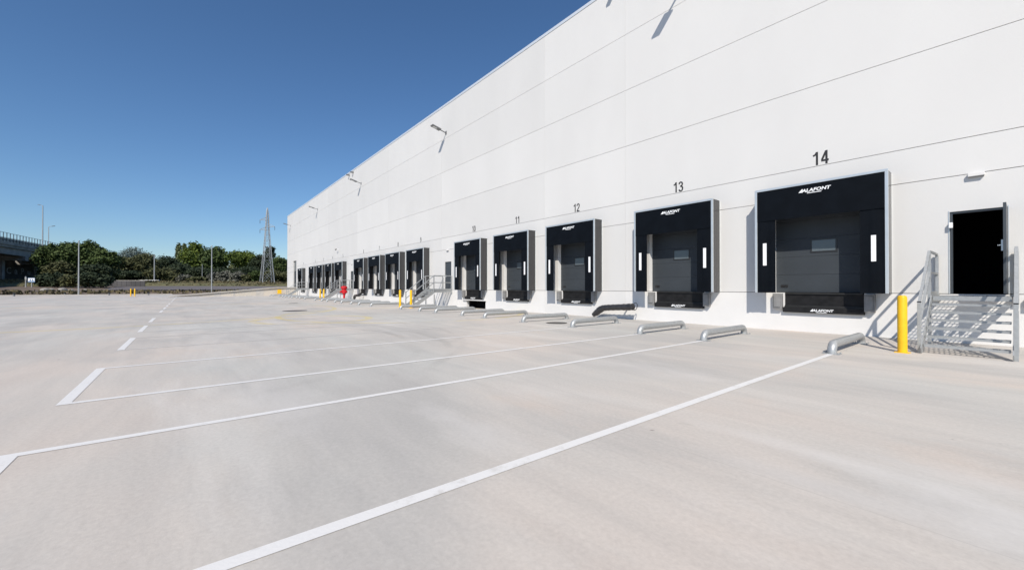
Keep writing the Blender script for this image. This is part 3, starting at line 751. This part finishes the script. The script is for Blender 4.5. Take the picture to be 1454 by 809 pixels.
# barrier (guard rail) along the road
p0 = afar(225, 113); p1 = afar(400, 133)
t = tag(empty('guard_rail', (0, 0, 0)), 'long low grey guard rail along the road below the trees', 'guard rail')
pts = [p0.lerp(p1, i / 30) for i in range(31)]
for q in pts: MB().box(q.x - .06, q.x + .06, q.y - .06, q.y + .06, 1.0, 2.3).build('post', 'galv', t)
MB().bar((p0.x + .12, p0.y, 2.15), (p1.x + .12, p1.y, 2.15), .05, .3).build('rail', 'galv', t)

# ---- bridge
br = tag(empty('bridge', (-156.6, -35.9, 0), math.atan2(2.6, -19.7)), 'dark concrete bridge with a railing at the left picture edge', 'bridge')
# local x runs along the bridge away from the viewer; the near face is on the -y side locally
def bl(x0, x1, y0, y1, z0, z1, name, m): return MB().box(x0, x1, y0, y1, z0, z1).build(name, m, br)
bl(-60, 110, 0, 13, 11.6, 12.7, 'deck', 'concrete'); bl(-60, 110, -.25, 0, 12.2, 12.95, 'deck_edge', 'concrete')
for i, y_ in enumerate((.5, 3.6, 6.7, 9.8)): bl(-60, 110, y_, y_ + .9, 9.9, 11.6, 'girder', 'concrete')
for x_ in (-42, -14, 14, 42, 70):
    bl(x_ - .9, x_ + .9, .2, 12, 8.7, 9.9, 'pier_cap', 'concrete'); bl(x_ - .7, x_ + .7, 4.5, 8, -.5, 8.7, 'pier', 'concrete')
bl(-60, 110, 13.4, 14, -.5, 11.4, 'back_wall', 'concdark')
bl(-60, 110, 10.5, 13.4, -.5, 2.4, 'inner_bank', 'concdark')
for i in range(70): bl(-58 + i * 1.6, -57.88 + i * 1.6, -.2, -.08, 12.95, 15.2, 'rail_post', 'pdoor')
mb = MB()
for z_ in (13.3, 13.9, 15.1): mb.box(-60, 110, -.17, -.11, z_, z_ + .09)
mb.build('rail', 'pdoor', br)
bl(-60, 110, -.06, -.03, 13.0, 13.85, 'rail_panel', 'galvd')
for x0, txt in ((41.3, 'C'), (45.6, 'a'), (49.6, 'P'), (54, 'u'), (58.5, 'L')):
    text_mesh('graffiti', txt, 2.9, 'graff', br, (x0, 13.39, 5.8), bold=.03, sx=1.5)
o = None

# ---- pylon
def make_pylon():
    p = afar(379.3, 127); zb = terrain(p.x); t = tag(empty('pylon', (p.x, p.y, zb), YAW + math.pi / 4), 'tall steel lattice power pylon with three cross arms before the trees', 'pylon')
    Hh = zat(295, 127) - zb
    prof = [(0, 1.65), (.30, 1.1), (.52, .75), (.72, .45), (.90, .28), (.965, .16), (1, .04)]
    def half(u):
        for (a, wa), (b, wb) in zip(prof, prof[1:]):
            if u <= b: return wa + (wb - wa) * (u - a) / (b - a)
    lev = [0, .16, .30, .42, .52, .60, .67, .73, .78, .82, .86, .90, .935, .965, 1.0]
    cn = lambda u: [Vector((sx * half(u), sy * half(u), u * Hh)) for sx, sy in ((-1, -1), (1, -1), (1, 1), (-1, 1))]
    for k in range(4):
        mb = MB()
        for a, b in zip(lev, lev[1:]): mb.bar(cn(a)[k], cn(b)[k], .12)
        mb.build('leg', 'galv', t)
    mb = MB()
    for a, b in zip(lev, lev[1:]):
        A, B = cn(a), cn(b)
        for k in range(4): mb.bar(A[k], B[(k + 1) % 4], .06).bar(B[k], A[(k + 1) % 4], .06).bar(B[k], B[(k + 1) % 4], .05)
    mb.build('bracing', 'galv', t)
    for u, s in ((.835, -1), (.745, 1), (.705, -1)):
        w = half(u); z = u * Hh; e = Vector((.707, -.707, 0)); f_ = Vector((.707, .707, 0)); tip = e * s * 2.3 + Vector((0, 0, z + .12)); mb = MB()
        for sy in (-1, 1):
            mb.bar(e * s * w * .7 + f_ * sy * w * .7 + Vector((0, 0, z)), tip, .11).bar(e * s * w * .7 + f_ * sy * w * .7 + Vector((0, 0, z + .9)), tip, .08)
        mb.build('cross_arm', 'galv', t)
        MB().tube([(tip.x, tip.y, tip.z - i * .14) for i in range(9)], [.04, .08] * 4 + [.04], 8).build('insulator', 'pdoor', t)
    return t
make_pylon()

# ---- trees
rng = np.random.default_rng(11)
def leaf_cloud(lobes, n, size):
    """many small leaf clumps spread through a set of ellipsoid lobes"""
    vol = np.array([l[1][0] * l[1][1] * l[1][2] for l in lobes]) ** .8; pick = rng.choice(len(lobes), n, p=vol / vol.sum())
    c = np.array([l[0] for l in lobes])[pick]; r = np.array([l[1] for l in lobes])[pick]
    d = rng.normal(size=(n, 3)); d /= np.linalg.norm(d, axis=1)[:, None]
    rad = rng.random(n) ** .42
    p = c + d * r * rad[:, None] * (1 + .22 * rng.normal(size=(n, 1)))
    u = rng.normal(size=(n, 3)); u[:, 2] *= .6; u /= np.linalg.norm(u, axis=1)[:, None]
    w = np.cross(u, d + .7 * rng.normal(size=(n, 3))); w /= np.linalg.norm(w, axis=1)[:, None] + 1e-6
    s = size * (.55 + .9 * rng.random((n, 1)))
    V = np.stack([p - u * s, p + w * s * .55, p + u * s, p - w * s * .55], 1).reshape(-1, 3)
    F = np.arange(n * 4).reshape(-1, 4)
    return V, F
def tree(name, px, dist, ytop, width_px, kind, lb, n=2600, shape='round', size=.42, cat='tree', zb=None, low=.12):
    p = afar(px, dist); zb = terrain(p.x) if zb is None else zb
    h = zat(ytop, dist) - zb; w = width_px / 578.6 * dist / 2
    t = tag(empty(name, (p.x, p.y, zb), random.uniform(0, 6)), lb, cat, 'trees beyond the yard')
    lobes = []; L = random.Random(int(px * 7 + dist))
    if shape == 'poplar':
        for i in range(9): z = h * (.12 + .095 * i); lobes.append(((L.uniform(-.2, .2) * w, L.uniform(-.2, .2) * w, z), (w * (1 - .07 * abs(i - 3)), w * (1 - .07 * abs(i - 3)), h * .11)))
    else:
        k = 26; flat = shape == 'umbrella'
        for i in range(k):
            a = i * 2.4 + L.uniform(-.4, .4); q = ((i + .5) / k) ** .5 * .86
            zt = h * (1 - (.22 if flat else .42) * q ** 2.6) * L.uniform(.84 if not flat else .93, 1.0); s_ = L.uniform(.24, .36) * w; rz = min(s_ * .85, h * .17)
            lobes.append(((math.cos(a) * q * w * .86, math.sin(a) * q * w * .86, zt - rz), (s_, s_, rz)))
        for i in range(12):
            a = L.uniform(0, 6.28); q = L.uniform(.2, .85); s_ = L.uniform(.28, .4) * w
            z = h * (L.uniform(.5, .7) if flat else L.uniform(low + .06, .62))
            lobes.append(((math.cos(a) * q * w * .8, math.sin(a) * q * w * .8, z), (s_, s_, min(s_ * .8, h * .2))))
        if not flat: lobes.append(((0, 0, h * .45), (w * .75, w * .75, h * .34)))
    V, F = leaf_cloud(lobes, n, size)
    me = bpy.data.meshes.new('crown'); me.from_pydata(V.tolist(), [], F.tolist()); me.materials.append(LEAF[kind])
    c = bpy.data.objects.new('crown', me); COL.objects.link(c); c.parent = t
    mb = MB(); tr = max(.1, h * .022)
    mb.tube([(0, 0, -.3), (.02 * h, 0, h * .3), (0, .02 * h, h * .62), (0, 0, h * .85)], [tr, tr * .8, tr * .5, tr * .15], 8)
    for l in lobes[:6]:
        q = Vector(l[0]); mb.tube([(0, 0, h * .28), (q.x * .5, q.y * .5, h * .28 + (q.z - h * .28) * .6), tuple(q)], [tr * .5, tr * .32, tr * .1], 6)
    mb.build('trunk', 'bark', t, smooth=True)
    return t
T = [  # px, dist, ytop, width, kind, shape, n, label
    (70, 108, 343, 36, 'pine', 'round', 3200, 'dark green tree right beside the bridge end', 'tree'),
    (98, 110, 341, 44, 'pine', 'round', 4200, 'dense dark pine left of the tall plain pole', 'pine_tree'),
    (126, 112, 340, 42, 'pine', 'round', 4200, 'dense dark pine right of the tall plain pole, highest of its clump', 'pine_tree'),
    (150, 112, 350, 38, 'pine', 'round', 3400, 'dark green tree at the right end of the pine clump', 'pine_tree'),
    (84, 104, 368, 34, 'olive', 'round', 2200, 'lower bushy tree in front of the pine clump, left', 'tree'),
    (136, 106, 372, 44, 'dark', 'round', 2400, 'low dark tree in front of the pine clump, right', 'tree'),
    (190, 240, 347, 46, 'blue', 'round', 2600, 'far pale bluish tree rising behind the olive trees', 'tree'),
    (176, 135, 361, 40, 'olive', 'round', 3000, 'olive green tree right of the pine clump', 'tree'),
    (204, 138, 358, 40, 'olive', 'round', 3000, 'brownish olive tree left of the grey pole with small head', 'tree'),
    (236, 150, 361, 34, 'dark', 'round', 2600, 'dark round tree just right of the grey pole with small head', 'tree'),
    (228, 130, 378, 42, 'olive', 'round', 2600, 'lower bushy tree behind the white capped wall', 'tree'),
    (253, 200, 344, 9, 'poplar', 'poplar', 1500, 'slim pale poplar, left of the two', 'poplar_tree'),
    (261, 205, 344, 8, 'poplar', 'poplar', 1400, 'slim pale poplar, right of the two', 'poplar_tree'),
    (277, 165, 343, 40, 'bright', 'round', 3600, 'tall green pine just right of the poplars', 'pine_tree'),
    (304, 160, 348, 40, 'pine', 'round', 3600, 'broad green pine behind the tall thin pole', 'pine_tree'),
    (258, 140, 372, 34, 'dark', 'round', 2600, 'dark low tree below the poplars', 'tree'),
    (282, 140, 377, 36, 'dark', 'round', 2600, 'dark low tree below the tall green pine', 'tree'),
    (342, 158, 354, 46, 'bright', 'umbrella', 3800, 'broad yellowish green stone pine between the thin pole and the pylon', 'stone_pine'),
    (314, 140, 378, 40, 'dark', 'round', 2600, 'dark low tree right of the tall thin pole', 'tree'),
    (350, 142, 376, 44, 'dark', 'round', 3000, 'dark low tree below the yellowish stone pine', 'tree'),
    (371, 155, 359, 30, 'dark', 'round', 2600, 'dark tree just left of the pylon', 'tree'),
    (383, 150, 346, 18, 'dark', 'round', 1800, 'narrow dark tree right behind the pylon', 'tree'),
    (398, 150, 362, 34, 'pine', 'round', 3000, 'green tree between the pylon and the warehouse corner', 'tree'),
    (424, 165, 362, 40, 'pine', 'round', 2600, 'green tree behind the warehouse corner', 'tree'),
    (388, 138, 382, 34, 'olive', 'round', 2400, 'low olive tree at the foot of the pylon', 'tree'),
    (410, 140, 384, 30, 'olive', 'round', 2000, 'low olive tree beside the warehouse corner', 'tree'),
    (163, 130, 382, 36, 'dark', 'round', 2400, 'low dark tree behind the wall with the pale cap', 'tree'),
    (190, 130, 383, 36, 'dark', 'round', 2400, 'low dark tree left of the white capped wall', 'tree'),
    (64, 92, 388, 26, 'dark', 'round', 1500, 'low dark bush at the bridge end behind the cream board', 'bush'),
    (82, 90, 386, 30, 'dark', 'round', 1500, 'low dark bush on the earth bank, left of the tall plain pole', 'bush'),
    (104, 90, 387, 30, 'olive', 'round', 1500, 'low olive bush on the earth bank right behind the tall plain pole', 'bush'),
    (126, 90, 385, 32, 'dark', 'round', 1500, 'low dark bush on the earth bank, right of the tall plain pole', 'bush'),
    (146, 91, 388, 24, 'dark', 'round', 1500, 'low dark bush at the left end of the low dark wall', 'bush'),
    (40, 190, 372, 60, 'dark', 'round', 1500, 'dark tree seen far under the bridge', 'tree')]
for px, dist, yt, w, kd, shp, n, lb, nm in T: tree(nm, px, dist, yt, w, kd, lb, int(n * 2.2), shp, size=.29 if dist < 160 else .42)
for px, yt, w, kd, lb in ((262, 389, 22, 'grey', 'grey green shrub at the foot of the trees below the poplars'), (305, 385, 22, 'grey', 'pale grey shrub right behind the tall thin pole'), (320, 383, 22, 'grey', 'pale grey shrub below the stone pine, left'),
                          (338, 384, 24, 'grey', 'pale grey shrub below the stone pine, middle'), (352, 388, 18, 'olive', 'small olive shrub left of the pylon'), (364, 382, 18, 'pine', 'green shrub close to the left of the pylon'),
                          (245, 388, 20, 'olive', 'low olive shrub right of the white capped wall'), (280, 392, 26, 'olive', 'low yellowish shrub behind the guard rail')):
    tree('shrub', px, 130, yt, w, kd, lb, 1500, 'round', size=.30, cat='shrub', low=-.05)

# the far wood behind everything: reads as one mass
lob = []
for i in range(70):
    px = -60 + i * 9; d_ = random.uniform(215, 300); p = afar(px, d_); zt = zat(random.uniform(366, 376), d_); r_ = random.uniform(6, 10)
    lob.append(((p.x, p.y, 4 + (zt - 4) * .5), (r_, r_, (zt - 4) * .55)))
V, F = leaf_cloud(lob, 30000, .8)
me = bpy.data.meshes.new('distant_wood'); me.from_pydata(V.tolist(), [], F.tolist()); me.materials.append(LEAF['olive'])
o = bpy.data.objects.new('distant_wood', me); COL.objects.link(o); tag(o, 'distant mixed wood closing the view behind the single trees', 'wood', kind='stuff')

# pale stones on the earth bank
for i, (px, d_, r_, lb) in enumerate(((64, 76, .55, 'grey boulder on the earth bank right of the blue and white sign'), (72, 78, .42, 'small pale boulder on the earth bank left of the pale flat one'), (89, 77, .6, 'pale flat boulder on the earth bank left of the tall pole'),
                                      (100, 78, .4, 'pinkish boulder on the earth bank just left of the tall pole'), (122, 79, .4, 'small dark boulder on the earth bank right of the tall pole'))):
    p = afar(px, d_); L = random.Random(i); t_ = MB(); q = []
    for a in range(6):
        for b in range(8): th = math.pi * (a + .5) / 6; ph = 2 * math.pi * b / 8; k_ = r_ * L.uniform(.8, 1.15); q.append((k_ * 1.5 * math.sin(th) * math.cos(ph), k_ * 1.2 * math.sin(th) * math.sin(ph), k_ * .75 * math.cos(th) + r_ * .35))
    t_.add(q, [(a * 8 + b, (a + 1) * 8 + b, (a + 1) * 8 + (b + 1) % 8, a * 8 + (b + 1) % 8) for a in range(5) for b in range(8)] + [tuple(range(8)), tuple(range(47, 39, -1))])
    o = t_.build('boulder', 'concrete', None, smooth=True); o.location = (p.x, p.y, terrain(p.x)); tag(o, lb, 'boulder')
t = tag(empty('guard_plate', (-80.4, 12.6, 0)), 'yellow painted guard plate at the foot of the ramp near the warehouse corner', 'guard')
MB().box(-.05, .05, -.30, .30, .35, 1.05).build('plate', 'yellow', t, bevel=.01)
for y_ in (-.25, .25): MB().box(-.15, -.05, y_ - .05, y_ + .05, 0, 1.0).build('post', 'yellow', t)

# weeds and dry grass on the bank and verge
n = 7000
x = np.concatenate([rng.uniform(-152, -139.5, 3 * n // 4), rng.uniform(-113, -108.5, n - 3 * n // 4)]); y = rng.uniform(-70, 60, n)
z = np.array([terrain(a) for a in x]); s = rng.uniform(.15, .5, n); a = rng.uniform(0, 6.28, n)
dx, dy = np.cos(a) * s * .6, np.sin(a) * s * .6
V = np.stack([np.stack([x - dx, y - dy, z - .1], 1), np.stack([x + dx, y + dy, z - .1], 1), np.stack([x + dx * .7 + .1, y + dy * .7, z + s], 1), np.stack([x - dx * .7, y - dy * .7 + .1, z + s * .8], 1)], 1).reshape(-1, 3)
me = bpy.data.meshes.new('weeds'); me.from_pydata(V.tolist(), [], np.arange(n * 4).reshape(-1, 4).tolist())
me.materials.append(leaf_mat('weed_leaves', (.075, .07, .04), (.15, .125, .07)))
o = bpy.data.objects.new('weeds', me); COL.objects.link(o); tag(o, 'dry weeds and grass tufts on the bank and verge', 'weeds', kind='stuff')
